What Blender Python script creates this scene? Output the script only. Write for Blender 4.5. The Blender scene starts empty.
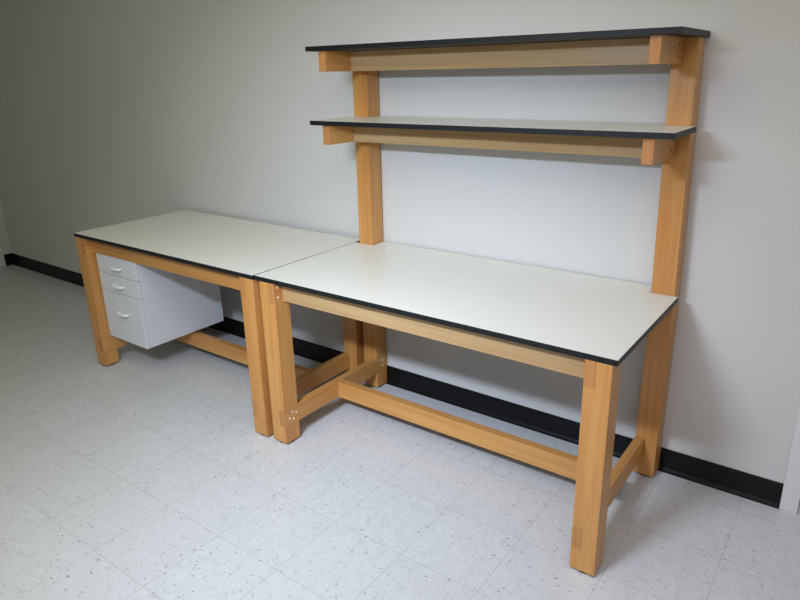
import bpy, bmesh, math
from mathutils import Matrix, Vector

C = bpy.context.scene.collection
scene = bpy.context.scene

# ------------------------------------------------------------------ camera
YAW, PITCH, ROLL = 0.63316, -0.32251, -0.02000
cam_d = bpy.data.cameras.new('camera')
cam = bpy.data.objects.new('camera', cam_d)
C.objects.link(cam)
fw = Vector((-math.sin(YAW) * math.cos(PITCH), math.cos(YAW) * math.cos(PITCH), math.sin(PITCH)))
r0 = Vector((math.cos(YAW), math.sin(YAW), 0))
u0 = r0.cross(fw)
rt = r0 * math.cos(ROLL) + u0 * math.sin(ROLL)
up = -r0 * math.sin(ROLL) + u0 * math.cos(ROLL)
M = Matrix((rt, up, -fw)).transposed().to_4x4()
M.translation = (1.9693, -1.66995, 1.53244)
cam.matrix_world = M
cam_d.sensor_width = 36.0
cam_d.lens = 645.52 * 36.0 / 800.0
cam_d.shift_x = -0.0047
cam_d.shift_y = -0.0139
cam_d.clip_start = 0.05
scene.camera = cam

# ------------------------------------------------------------------ world, lights, exposure
world = bpy.data.worlds.new('world')
scene.world = world
world.use_nodes = True
world.node_tree.nodes['Background'].inputs[0].default_value = (0.8, 0.85, 1.0, 1)
world.node_tree.nodes['Background'].inputs[1].default_value = 0.3


def area(name, loc, target, sx, sy, power, col):
    d = bpy.data.lights.new(name, 'AREA')
    d.shape = 'RECTANGLE'
    d.size = sx
    d.size_y = sy
    d.energy = power
    d.color = col
    o = bpy.data.objects.new(name, d)
    C.objects.link(o)
    o.location = loc
    o.rotation_euler = (Vector(target) - Vector(loc)).to_track_quat('-Z', 'Y').to_euler()
    return o


# the photographer's wide flash, then the ceiling lights of the room
area('flash_light', (0.85, -1.62, 1.90), (0.43, 0, 0.5), 0.5, 0.08, 11.8, (0.86, 1.0, 1.22)).data.spread = 1.6
area('ceiling_light', (1.6, -1.6, 2.58), (1.6, -1.6, 0), 2.4, 2.0, 34.5, (1.01, 0.94, 0.98))
area('ceiling_light', (0.0, -1.6, 2.58), (0.0, -1.6, 0), 2.4, 2.0, 15.0, (1.04, 1.03, 0.50))

vs = scene.view_settings
scene.display_settings.display_device = 'sRGB'
vs.view_transform = 'Standard'
vs.look = 'None'
vs.gamma = 1.0
vs.use_curve_mapping = False
vs.exposure = 0.0


# ------------------------------------------------------------------ materials
def lin(r, g, b):
    f = lambda v: (v / 255 / 12.92) if v / 255 <= 0.04045 else ((v / 255 + 0.055) / 1.055) ** 2.4
    return (f(r), f(g), f(b), 1)


def mat(name, col, rough=0.5, spec=0.5):
    m = bpy.data.materials.new(name)
    m.use_nodes = True
    b = m.node_tree.nodes['Principled BSDF']
    b.inputs['Base Color'].default_value = col
    b.inputs['Roughness'].default_value = rough
    b.inputs['Specular IOR Level'].default_value = spec
    return m, m.node_tree.nodes, m.node_tree.links, b


def N(nodes, t, **kw):
    n = nodes.new(t)
    for k, v in kw.items():
        if k in n.inputs:
            n.inputs[k].default_value = v
        else:
            setattr(n, k, v)
    return n


def mix(nodes, links, fac, a, b, blend='MIX'):
    n = nodes.new('ShaderNodeMix')
    n.data_type = 'RGBA'
    n.blend_type = blend
    for i, v in ((0, fac), (6, a), (7, b)):
        if isinstance(v, bpy.types.NodeSocket):
            links.new(v, n.inputs[i])
        else:
            n.inputs[i].default_value = v
    return n.outputs[2]


def ramp(nodes, links, src, p0, p1, c0=(0, 0, 0, 1), c1=(1, 1, 1, 1)):
    n = nodes.new('ShaderNodeValToRGB')
    n.color_ramp.elements[0].position = p0
    n.color_ramp.elements[1].position = p1
    n.color_ramp.elements[0].color = c0
    n.color_ramp.elements[1].color = c1
    links.new(src, n.inputs[0])
    return n.outputs[0]


def wood(name, axis, light, mid, dark, rough=0.36):
    """fir lumber with fine straight grain along one axis"""
    m, nd, lk, b = mat(name, mid, rough, 0.55)
    tc = N(nd, 'ShaderNodeTexCoord')
    oi = N(nd, 'ShaderNodeObjectInfo')
    add = N(nd, 'ShaderNodeVectorMath', operation='MULTIPLY_ADD')
    lk.new(oi.outputs['Random'], add.inputs[0])
    add.inputs[1].default_value = (7.1, 3.3, 5.7)
    lk.new(tc.outputs['Object'], add.inputs[2])
    mp = N(nd, 'ShaderNodeMapping')
    lk.new(add.outputs[0], mp.inputs[0])
    sc = [95.0, 95.0, 95.0]
    sc[axis] = 2.2
    mp.inputs['Scale'].default_value = sc
    n1 = N(nd, 'ShaderNodeTexNoise', Scale=1.0, Detail=5.0, Roughness=0.6, Distortion=0.4)
    lk.new(mp.outputs[0], n1.inputs[0])
    mp2 = N(nd, 'ShaderNodeMapping')
    lk.new(add.outputs[0], mp2.inputs[0])
    s2 = [16.0, 16.0, 16.0]
    s2[axis] = 0.8
    mp2.inputs['Scale'].default_value = s2
    n2 = N(nd, 'ShaderNodeTexNoise', Scale=1.0, Detail=3.0, Roughness=0.5)
    lk.new(mp2.outputs[0], n2.inputs[0])
    c1 = mix(nd, lk, ramp(nd, lk, n2.outputs[0], 0.35, 0.68), light, mid)
    c2 = mix(nd, lk, ramp(nd, lk, n1.outputs[0], 0.48, 0.72, (0, 0, 0, 1), (0.55, 0.55, 0.55, 1)), c1, dark)
    lk.new(c2, b.inputs['Base Color'])
    bp = N(nd, 'ShaderNodeBump', Strength=0.06, Distance=0.002)
    lk.new(n1.outputs[0], bp.inputs['Height'])
    lk.new(bp.outputs[0], b.inputs['Normal'])
    return m


W_L, W_M, W_D = lin(213, 158, 90), lin(199, 137, 72), lin(174, 110, 54)
WOOD = [wood('fir_wood_%s' % 'xyz'[a], a, W_L, W_M, W_D) for a in range(3)]
PALE = wood('pale_fir_wood', 0, lin(204, 172, 124), lin(190, 153, 106), lin(164, 122, 80), 0.34)
WOOD_END = wood('fir_end_grain', 2, lin(196, 138, 80), lin(186, 126, 70), lin(162, 106, 56), 0.55)


def make_laminate():
    m, nd, lk, b = mat('white_laminate', lin(228, 228, 218), 0.33, 0.45)
    tc = N(nd, 'ShaderNodeTexCoord')
    n = N(nd, 'ShaderNodeTexNoise', Scale=5.0, Detail=3.0)
    lk.new(tc.outputs['Object'], n.inputs[0])
    lk.new(mix(nd, lk, n.outputs[0], lin(237, 237, 227), lin(232, 233, 225)), b.inputs['Base Color'])
    n2 = N(nd, 'ShaderNodeTexNoise', Scale=420.0, Detail=2.0)
    lk.new(tc.outputs['Object'], n2.inputs[0])
    bp = N(nd, 'ShaderNodeBump', Strength=0.05, Distance=0.001)
    lk.new(n2.outputs[0], bp.inputs['Height'])
    lk.new(bp.outputs[0], b.inputs['Normal'])
    return m


LAM = make_laminate()
BLACK = mat('black_edge', lin(17, 21, 25), 0.5, 0.4)[0]
BACKER = mat('dark_backer', lin(48, 44, 42), 0.6, 0.3)[0]
GLIDE = mat('glide_plastic', lin(38, 46, 38), 0.55)[0]
STEEL = mat('bright_screw', lin(250, 238, 212), 0.3)[0]
STEEL.node_tree.nodes['Principled BSDF'].inputs['Metallic'].default_value = 0.25
SCREW_D = mat('dark_screw', lin(70, 46, 32), 0.5)[0]
CAB = mat('white_melamine', lin(222, 226, 232), 0.45, 0.4)[0]
PULL = mat('white_plastic', lin(242, 243, 244), 0.3, 0.5)[0]


def make_wall():
    m, nd, lk, b = mat('painted_wall', lin(214, 214, 212), 0.75, 0.25)
    tc = N(nd, 'ShaderNodeTexCoord')
    n = N(nd, 'ShaderNodeTexNoise', Scale=1.3, Detail=4.0)
    lk.new(tc.outputs['Object'], n.inputs[0])
    c = mix(nd, lk, n.outputs[0], lin(217, 217, 215), lin(211, 211, 209))
    n2 = N(nd, 'ShaderNodeTexNoise', Scale=130.0, Detail=3.0)
    lk.new(tc.outputs['Object'], n2.inputs[0])
    lk.new(c, b.inputs['Base Color'])
    bp = N(nd, 'ShaderNodeBump', Strength=0.12, Distance=0.003)
    lk.new(n2.outputs[0], bp.inputs['Height'])
    lk.new(bp.outputs[0], b.inputs['Normal'])
    return m


WALL = make_wall()
CEIL = mat('ceiling_paint', lin(226, 224, 218), 0.9, 0.2)[0]
TRIM = mat('trim_paint', lin(226, 226, 228), 0.5, 0.4)[0]
DOORM = mat('door_paint', lin(196, 198, 204), 0.5, 0.4)[0]
VINYL = mat('black_vinyl', lin(8, 9, 12), 0.45, 0.3)[0]

TILE, TX0, TY0 = 0.2925, 0.605, 0.038


def make_floor():
    m, nd, lk, b = mat('vinyl_floor_tile', lin(214, 214, 212), 0.3, 0.4)
    tc = N(nd, 'ShaderNodeTexCoord')
    mp = N(nd, 'ShaderNodeMapping')
    lk.new(tc.outputs['Object'], mp.inputs[0])
    mp.inputs['Location'].default_value = (-TX0 / TILE, -TY0 / TILE, 0)
    mp.inputs['Scale'].default_value = (1 / TILE, 1 / TILE, 1)
    sep = N(nd, 'ShaderNodeSeparateXYZ')
    lk.new(mp.outputs[0], sep.inputs[0])

    def math_(op, a, bb=None):
        n = N(nd, 'ShaderNodeMath', operation=op)
        for i, v in ((0, a), (1, bb)):
            if v is None:
                continue
            if isinstance(v, bpy.types.NodeSocket):
                lk.new(v, n.inputs[i])
            else:
                n.inputs[i].default_value = v
        return n.outputs[0]
    seams = []
    for s in (sep.outputs[0], sep.outputs[1]):
        f = math_('FRACT', s)
        d = math_('MINIMUM', f, math_('SUBTRACT', 1.0, f))
        seams.append(d)
    dist = math_('MINIMUM', seams[0], seams[1])
    seam = ramp(nd, lk, dist, 0.002, 0.0075, (1, 1, 1, 1), (0, 0, 0, 1))
    fl = N(nd, 'ShaderNodeVectorMath', operation='FLOOR')
    lk.new(mp.outputs[0], fl.inputs[0])
    wn = N(nd, 'ShaderNodeTexWhiteNoise')
    lk.new(fl.outputs[0], wn.inputs[0])
    # mottling, slightly different on each tile
    n1 = N(nd, 'ShaderNodeTexNoise', Scale=26.0, Detail=4.0, Roughness=0.65)
    lk.new(tc.outputs['Object'], n1.inputs[0])
    base = mix(nd, lk, ramp(nd, lk, n1.outputs[0], 0.35, 0.7), lin(216, 219, 223), lin(206, 209, 213))
    base = mix(nd, lk, math_('MULTIPLY', wn.outputs[0], 0.35), base, lin(205, 207, 209))

    def chips(scale, stretch, rot, size, col, col2, fac, base):
        mpp = N(nd, 'ShaderNodeMapping')
        lk.new(tc.outputs['Object'], mpp.inputs[0])
        mpp.inputs['Rotation'].default_value = (0, 0, rot)
        mpp.inputs['Scale'].default_value = (scale, scale * stretch, scale)
        nz = N(nd, 'ShaderNodeTexNoise', Scale=2.0, Detail=2.0)
        lk.new(mpp.outputs[0], nz.inputs[0])
        mixv = N(nd, 'ShaderNodeVectorMath', operation='MULTIPLY_ADD')
        lk.new(nz.outputs[1], mixv.inputs[0])
        mixv.inputs[1].default_value = (0.5, 0.5, 0.0)
        lk.new(mpp.outputs[0], mixv.inputs[2])
        v = N(nd, 'ShaderNodeTexVoronoi', Scale=1.0)
        lk.new(mixv.outputs[0], v.inputs['Vector'])
        sepc = N(nd, 'ShaderNodeSeparateColor')
        lk.new(v.outputs['Color'], sepc.inputs[0])
        # only some cells hold a chip, each of its own size and tone
        thr = math_('MULTIPLY', math_('POWER', sepc.outputs[0], 3.0), size)
        inside = math_('LESS_THAN', v.outputs['Distance'], thr)
        tone = mix(nd, lk, sepc.outputs[1], col, col2)
        return mix(nd, lk, math_('MULTIPLY', inside, fac), base, tone)
    base = chips(80, 1.7, 0.5, 0.42, lin(156, 164, 176), lin(186, 184, 178), 0.7, base)
    base = chips(70, 1.8, -0.9, 0.36, lin(232, 234, 236), lin(190, 187, 178), 0.55, base)
    base = chips(40, 1.9, 0.9, 0.26, lin(112, 118, 130), lin(150, 148, 144), 0.62, base)
    base = chips(23, 1.6, -0.4, 0.12, lin(66, 72, 84), lin(120, 118, 118), 0.7, base)
    base = mix(nd, lk, math_('MULTIPLY', seam, 0.36), base, lin(138, 132, 124))
    lk.new(base, b.inputs['Base Color'])
    bp = N(nd, 'ShaderNodeBump', Strength=0.08, Distance=0.002)
    lk.new(n1.outputs[0], bp.inputs['Height'])
    lk.new(bp.outputs[0], b.inputs['Normal'])
    return m


FLOOR = make_floor()


# ------------------------------------------------------------------ builders
def link_mesh(name, bm, m, parent=None, bevel=0.0, smooth=False, segs=2):
    bmesh.ops.recalc_face_normals(bm, faces=bm.faces[:])
    me = bpy.data.meshes.new(name)
    bm.to_mesh(me)
    bm.free()
    for q in (m if isinstance(m, (list, tuple)) else [m]):
        me.materials.append(q)
    if smooth:
        for p in me.polygons:
            p.use_smooth = True
    o = bpy.data.objects.new(name, me)
    C.objects.link(o)
    if parent is not None:
        o.parent = parent
    if bevel:
        b = o.modifiers.new('bevel', 'BEVEL')
        b.width = bevel
        b.segments = segs
        b.limit_method = 'ANGLE'
        b.angle_limit = math.radians(40)
        b.harden_normals = False
    return o


def add_box(bm, x0, x1, y0, y1, z0, z1, mi=0, o=(0, 0, 0)):
    vs_ = [bm.verts.new((x - o[0], y - o[1], z - o[2])) for x in (x0, x1) for y in (y0, y1) for z in (z0, z1)]
    idx = [(0, 1, 3, 2), (4, 6, 7, 5), (0, 4, 5, 1), (2, 3, 7, 6), (0, 2, 6, 4), (1, 5, 7, 3)]
    fs = []
    for f in idx:
        fc = bm.faces.new([vs_[i] for i in f])
        fc.material_index = mi
        fs.append(fc)
    return fs      # x0, x1, y0, y1, z0, z1 faces


def add_prism(bm, pts, axis, a0, a1, o=(0, 0, 0)):
    """closed polygon (two coordinates) pushed along an axis"""
    def P(p, a):
        c = list(p)
        c.insert(axis, a)
        return (c[0] - o[0], c[1] - o[1], c[2] - o[2])
    A = [bm.verts.new(P(p, a0)) for p in pts]
    B = [bm.verts.new(P(p, a1)) for p in pts]
    n = len(pts)
    f0 = bm.faces.new(A)
    f1 = bm.faces.new(B)
    for i in range(n):
        bm.faces.new((A[i], A[(i + 1) % n], B[(i + 1) % n], B[i]))
    return f0, f1


def add_tube(bm, pts, rad, seg=10, flat=1.0):
    rings = []
    n = len(pts)
    for i, p in enumerate(pts):
        p = Vector(p)
        t = (Vector(pts[min(i + 1, n - 1)]) - Vector(pts[max(i - 1, 0)])).normalized()
        side = t.cross(Vector((0, 0, 1))).normalized()
        upv = side.cross(t)
        rings.append([bm.verts.new(p + side * rad * math.cos(k * 2 * math.pi / seg)
                                   + upv * rad * flat * math.sin(k * 2 * math.pi / seg)) for k in range(seg)])
    for a, b in zip(rings, rings[1:]):
        for k in range(seg):
            bm.faces.new((a[k], a[(k + 1) % seg], b[(k + 1) % seg], b[k]))
    bm.faces.new(rings[0])
    bm.faces.new(rings[-1])


def add_disc(bm, c, axis, rad, h, seg=20, taper=1.0):
    bot, top = [], []
    for k in range(seg):
        a = 2 * math.pi * k / seg
        for lst, rr, hh in ((bot, rad, 0), (top, rad * taper, h)):
            q = [rr * math.cos(a), rr * math.sin(a)]
            q.insert(axis, hh)
            lst.append(bm.verts.new((c[0] + q[0], c[1] + q[1], c[2] + q[2])))
    bm.faces.new(bot)
    bm.faces.new(top)
    for k in range(seg):
        bm.faces.new((bot[k], bot[(k + 1) % seg], top[(k + 1) % seg], top[k]))


def thing(name, label, cat, loc=(0, 0, 0), rz=0.0, group=None):
    o = bpy.data.objects.new(name, None)
    o.empty_display_size = 0.1
    C.objects.link(o)
    o.location = loc
    o.rotation_euler = (0, 0, rz)
    o['label'] = label
    o['category'] = cat
    if group:
        o['group'] = group
    return o


def structure(name, bm, m, bevel=0.0):
    o = link_mesh(name, bm, m, None, bevel)
    o['kind'] = 'structure'
    return o


# ------------------------------------------------------------------ the room
YW = 0.731
XL, XR, YF, ZC = -4.055, 3.6, -4.6, 2.62

bm = bmesh.new(); add_box(bm, XL - .1, XR + .1, YF - .1, YW + .1, -.1, 0); structure('floor', bm, FLOOR)
bm = bmesh.new(); add_box(bm, XL - .1, XR + .1, YF - .1, YW + .1, ZC, ZC + .1); structure('ceiling', bm, CEIL)
bm = bmesh.new(); add_box(bm, XL - .1, XR + .1, YW, YW + .1, 0, ZC); structure('wall_back', bm, WALL)
bm = bmesh.new(); add_box(bm, XL - .1, XL, YF, YW, 0, ZC); structure('wall_left', bm, WALL)
bm = bmesh.new(); add_box(bm, XR, XR + .1, YF, YW, 0, ZC); structure('wall_right', bm, WALL)
bm = bmesh.new(); add_box(bm, XL - .1, XR + .1, YF - .1, YF, 0, ZC); structure('wall_front', bm, WALL)

BH = 0.0995
# vinyl cove base: thin upright strip curving out into a toe at the floor
cove = [(0, 0), (-.016, 0), (-.0155, .004), (-.010, .008), (-.006, .016), (-.004, .030), (-.004, BH - .002), (-.002, BH), (0, BH)]
bm = bmesh.new(); add_prism(bm, [(YW + a, b) for a, b in cove], 0, XL, 1.893); structure('baseboard_back', bm, VINYL)
bm = bmesh.new(); add_prism(bm, [(XL - a, b) for a, b in cove], 1, .660, YW - .004); structure('baseboard_left', bm, VINYL)
# casings and doors at the two ends of the wall
bm = bmesh.new(); add_box(bm, 1.8935, 1.950, YW - .014, YW, 0, 2.12); structure('trim_1', bm, TRIM, .003)
bm = bmesh.new(); add_box(bm, 1.952, 2.80, YW - .004, YW, .006, 2.06); structure('door_1', bm, DOORM, .002)
bm = bmesh.new(); add_box(bm, XL, XL + .014, .602, .659, 0, 2.12); structure('trim_2', bm, TRIM, .003)
bm = bmesh.new(); add_box(bm, XL, XL + .004, -.25, .600, .006, 2.06); structure('door_2', bm, DOORM, .002)


# ------------------------------------------------------------------ bench joinery
H, T, ZB = 0.762, 0.019, 0.009
LS = 0.082
LAP = 0.0335
UP0, UP1 = 0.656, H - T       # upper rails
LO0, LO1 = 0.088, 0.168       # lower rails


def post(name, t, o, xo, xi, y0, y1, ztop, lean=0.0):
    """square post, its inner half notched for the two lapped rails"""
    s = 1 if xi > xo else -1
    xm = xi - s * LAP
    pts = [(xo, ZB), (xi, ZB), (xi, LO0), (xm, LO0), (xm, LO1), (xi, LO1), (xi, UP0), (xm, UP0), (xm, UP1)]
    if ztop > UP1 + .01:
        pts += [(xi, UP1), (xi, H), (xi + lean, ztop), (xo + lean, ztop), (xo, H)]
    else:
        pts += [(xo, UP1)]
    bm = bmesh.new()
    add_prism(bm, pts, 1, y0, y1, o)
    p = link_mesh(name, bm, WOOD[2], t, .0022)
    bm = bmesh.new()
    add_disc(bm, ((xo + xi) / 2 - o[0], (y0 + y1) / 2 - o[1], 0 - o[2]), 2, .036, ZB, 24, .95)
    link_mesh('glide', bm, GLIDE, p)
    return p


def rail_y(name, t, o, x0, x1, y0, y1, z0, z1):
    bm = bmesh.new()
    fs = add_box(bm, x0, x1, y0, y1, z0, z1, 0, o)
    fs[2].material_index = 1
    fs[3].material_index = 1
    return link_mesh(name, bm, [WOOD[1], WOOD_END], t, .0012)


def rail_x(name, t, o, x0, x1, y0, y1, z0, z1, m=None):
    bm = bmesh.new()
    fs = add_box(bm, x0, x1, y0, y1, z0, z1, 0, o)
    fs[0].material_index = 1
    fs[1].material_index = 1
    return link_mesh(name, bm, [m or WOOD[0], WOOD_END], t, .0016)


def screw(parent, o, x, y, z, m=STEEL, s=1, rad=.0055):
    bm = bmesh.new()
    add_disc(bm, (x - o[0], y - o[1], z - o[2]), 0, rad, .0014 * s, 12, .7)
    link_mesh('screw', bm, m, parent)


def slab(name, t, o, pts, z0, z1, label=None):
    """laminate top with a black band round its edge; pts is an orthogonal outline, counter-clockwise"""
    n = len(pts)
    d = .0012
    inner = []
    for i in range(n):
        a, b, c = Vector(pts[i - 1]), Vector(pts[i]), Vector(pts[(i + 1) % n])
        e1, e2 = (b - a).normalized(), (c - b).normalized()
        n1, n2 = Vector((-e1.y, e1.x)), Vector((-e2.y, e2.x))
        inner.append(b + d * (n1 + n2))
    bm = bmesh.new()
    f0, f1 = add_prism(bm, [tuple(v) for v in inner], 2, z0, z1, o)
    f0.material_index = 1
    s = link_mesh(name, bm, [LAM, BACKER], t)
    bm = bmesh.new()
    R = []
    for poly, z in ((pts, z0), (pts, z1 - .0004), (inner, z1 - .0004), (inner, z0)):
        R.append([bm.verts.new((p[0] - o[0], p[1] - o[1], z - o[2])) for p in poly])
    for A, B in zip(R, R[1:] + R[:1]):
        for i in range(n):
            j = (i + 1) % n
            bm.faces.new((A[i], A[j], B[j], B[i]))
    e = link_mesh('edge_band', bm, BLACK, s, .0006, segs=1)
    e['label'] = 'black edge band'
    return s


# ------------------------------------------------------------------ workbench with the two shelves (right)
XA0, XA1, XB0, XB1 = .0135, .0955, 1.384, 1.466
YN, YB = .641, .723
o = (0.74, 0.36, 0.0)
t = thing('workbench', 'wooden workbench with two black-edged shelves on tall posts above its white top', 'workbench', o)

g = .003
slab('tabletop', t, o, [(-.0115, 0), (1.479, 0), (1.479, YN - .001), (XB0 - g, YN - .001), (XB0 - g, YB),
                        (XA1 + g, YB), (XA1 + g, YN - .001), (-.0115, YN - .001)], H - T, H)
post('leg', t, o, XA0, XA1, .001, .001 + LS, UP1)
post('leg', t, o, XB1, XB0, .001, .001 + LS, UP1)
ZS1, ZS2 = 1.350, 1.643
post('upright', t, o, XA0, XA1, YN, YB, ZS2 - T)
post('upright', t, o, XB1, XB0, YN, YB, ZS2 - T, -.018)
lo_l = None
for z0, z1 in ((UP0, UP1), (LO0, LO1)):
    a = rail_y('side_rail', t, o, XA1 - LAP, XA1, .001, YB, z0, z1)
    b = rail_y('side_rail', t, o, XB0, XB0 + LAP, .001, YB, z0, z1)
    if z0 == LO0:
        for y, z in ((.029, .122), (.053, .111), (.050, .147), (.071, .136), (.688, .147), (.688, .117)):
            screw(a, o, XA1, y, z)
    else:
        for y, z in ((.022, .722), (.022, .680)):
            screw(a, o, XA1, y, z)
rail_x('apron', t, o, XA1, XB0, .046, .081, UP0 + .002, UP1, PALE)
rail_x('apron', t, o, XA1, XB0, .660, .695, UP0 + .002, UP1)
rail_x('stretcher', t, o, XA1, XB0, .345, .380, LO0, LO1)

YS = .375
for k, (zs, bl, br, x0, x1) in enumerate(((ZS1, (.050, .087), (1.376, 1.412), -.008, 1.471), (ZS2, (.050, .087), (1.368, 1.402), -.008, 1.459))):
    if k == 0:
        outline = [(x0, YS), (x1, YS), (x1, YN - .001), (XB0 - .0155, YN - .001), (XB0 - .0155, .727),
                   (XA1 + g, .727), (XA1 + g, YN - .001), (x0, YN - .001)]
    else:
        outline = [(x0, YS), (x1, YS), (x1, .727), (x0, .727)]
    slab('shelf', t, o, outline, zs - T, zs)
    zt, zb = zs - T, zs - T - .080
    for x0b, x1b, s in ((bl[0], bl[1], 1), (br[0], br[1], 1)):
        bk = rail_y('shelf_bracket', t, o, x0b, x1b, YS + .014, YN, zb, zt)
        for y, z in ((.590, zt - .022), (.590, zb + .022)):
            screw(bk, o, x1b, y, z, SCREW_D, 1, .0045)
    rail_x('shelf_rail', t, o, bl[1], br[0], .545, .580, zb, zt, PALE)

# ------------------------------------------------------------------ table with the drawers (left)
RZ = -.004
PIV = Vector((0, -.0064, 0))
R3 = Matrix.Rotation(RZ, 3, 'Z')
o = (-.73, .35, 0.0)


def left_loc(p):
    return R3 @ Vector(p) + PIV


XE0, XE1 = -1.4226, -.0165
DL = .706
t = thing('work_table', 'low wooden work table with a white black-edged top and no shelves', 'table', left_loc(o), RZ)
slab('tabletop', t, o, [(XE0, 0), (XE1, 0), (XE1, DL), (XE0, DL)], H - T, H)
LA0, LA1 = XE0 + .008, XE0 + .090
LB0, LB1 = XE1 - .082 - .004, XE1 - .004
for y0 in (.001, DL - LS):
    post('leg', t, o, LA0, LA1, y0, y0 + LS, UP1)
    post('leg', t, o, LB1, LB0, y0, y0 + LS, UP1)
for z0, z1 in ((UP0, UP1), (LO0, LO1)):
    rail_y('side_rail', t, o, LA1 - LAP, LA1, .001, DL, z0, z1)
    rail_y('side_rail', t, o, LB0, LB0 + LAP, .001, DL, z0, z1)
rail_x('apron', t, o, LA1, LB0, .046, .081, UP0 + .002, UP1)
rail_x('apron', t, o, LA1, LB0, .640, .675, UP0 + .002, UP1)
rail_x('stretcher', t, o, LA1, LB0, .345, .380, LO0, LO1)

# ------------------------------------------------------------------ hanging drawer cabinet under the left table
PX0, PX1, PY0, PY1, PZ0, PZ1 = -1.317, -.962, .046, .545, .185, UP0 + .0015
o = ((PX0 + PX1) / 2, (PY0 + PY1) / 2, PZ0)
t = thing('drawer_cabinet', 'white three-drawer cabinet hung under the left end of the low table', 'cabinet', left_loc(o), RZ)
FT = .018
bm = bmesh.new()
add_box(bm, PX0, PX1, PY0 + FT + .001, PY1, PZ0, PZ1, 0, o)
link_mesh('cabinet_body', bm, CAB, t, .0015)
for z0, z1, zh in ((PZ0, .4575, .343), (.4605, .5545, .497), (.5575, PZ1 - .001, .595)):
    bm = bmesh.new()
    add_box(bm, PX0, PX1, PY0, PY0 + FT, z0, z1, 0, o)
    d = link_mesh('drawer', bm, CAB, t, .002)
    xc = -1.130
    pts = []
    for k in range(17):
        a = math.pi * k / 16
        pts.append((xc - .041 * math.cos(a) - o[0], PY0 - .023 * (math.sin(a) ** .45) - o[1] + .001, zh + .007 - o[2]))
    bm = bmesh.new()
    add_tube(bm, pts, .0058, 10, 1.25)
    link_mesh('drawer_pull', bm, PULL, d, smooth=True)
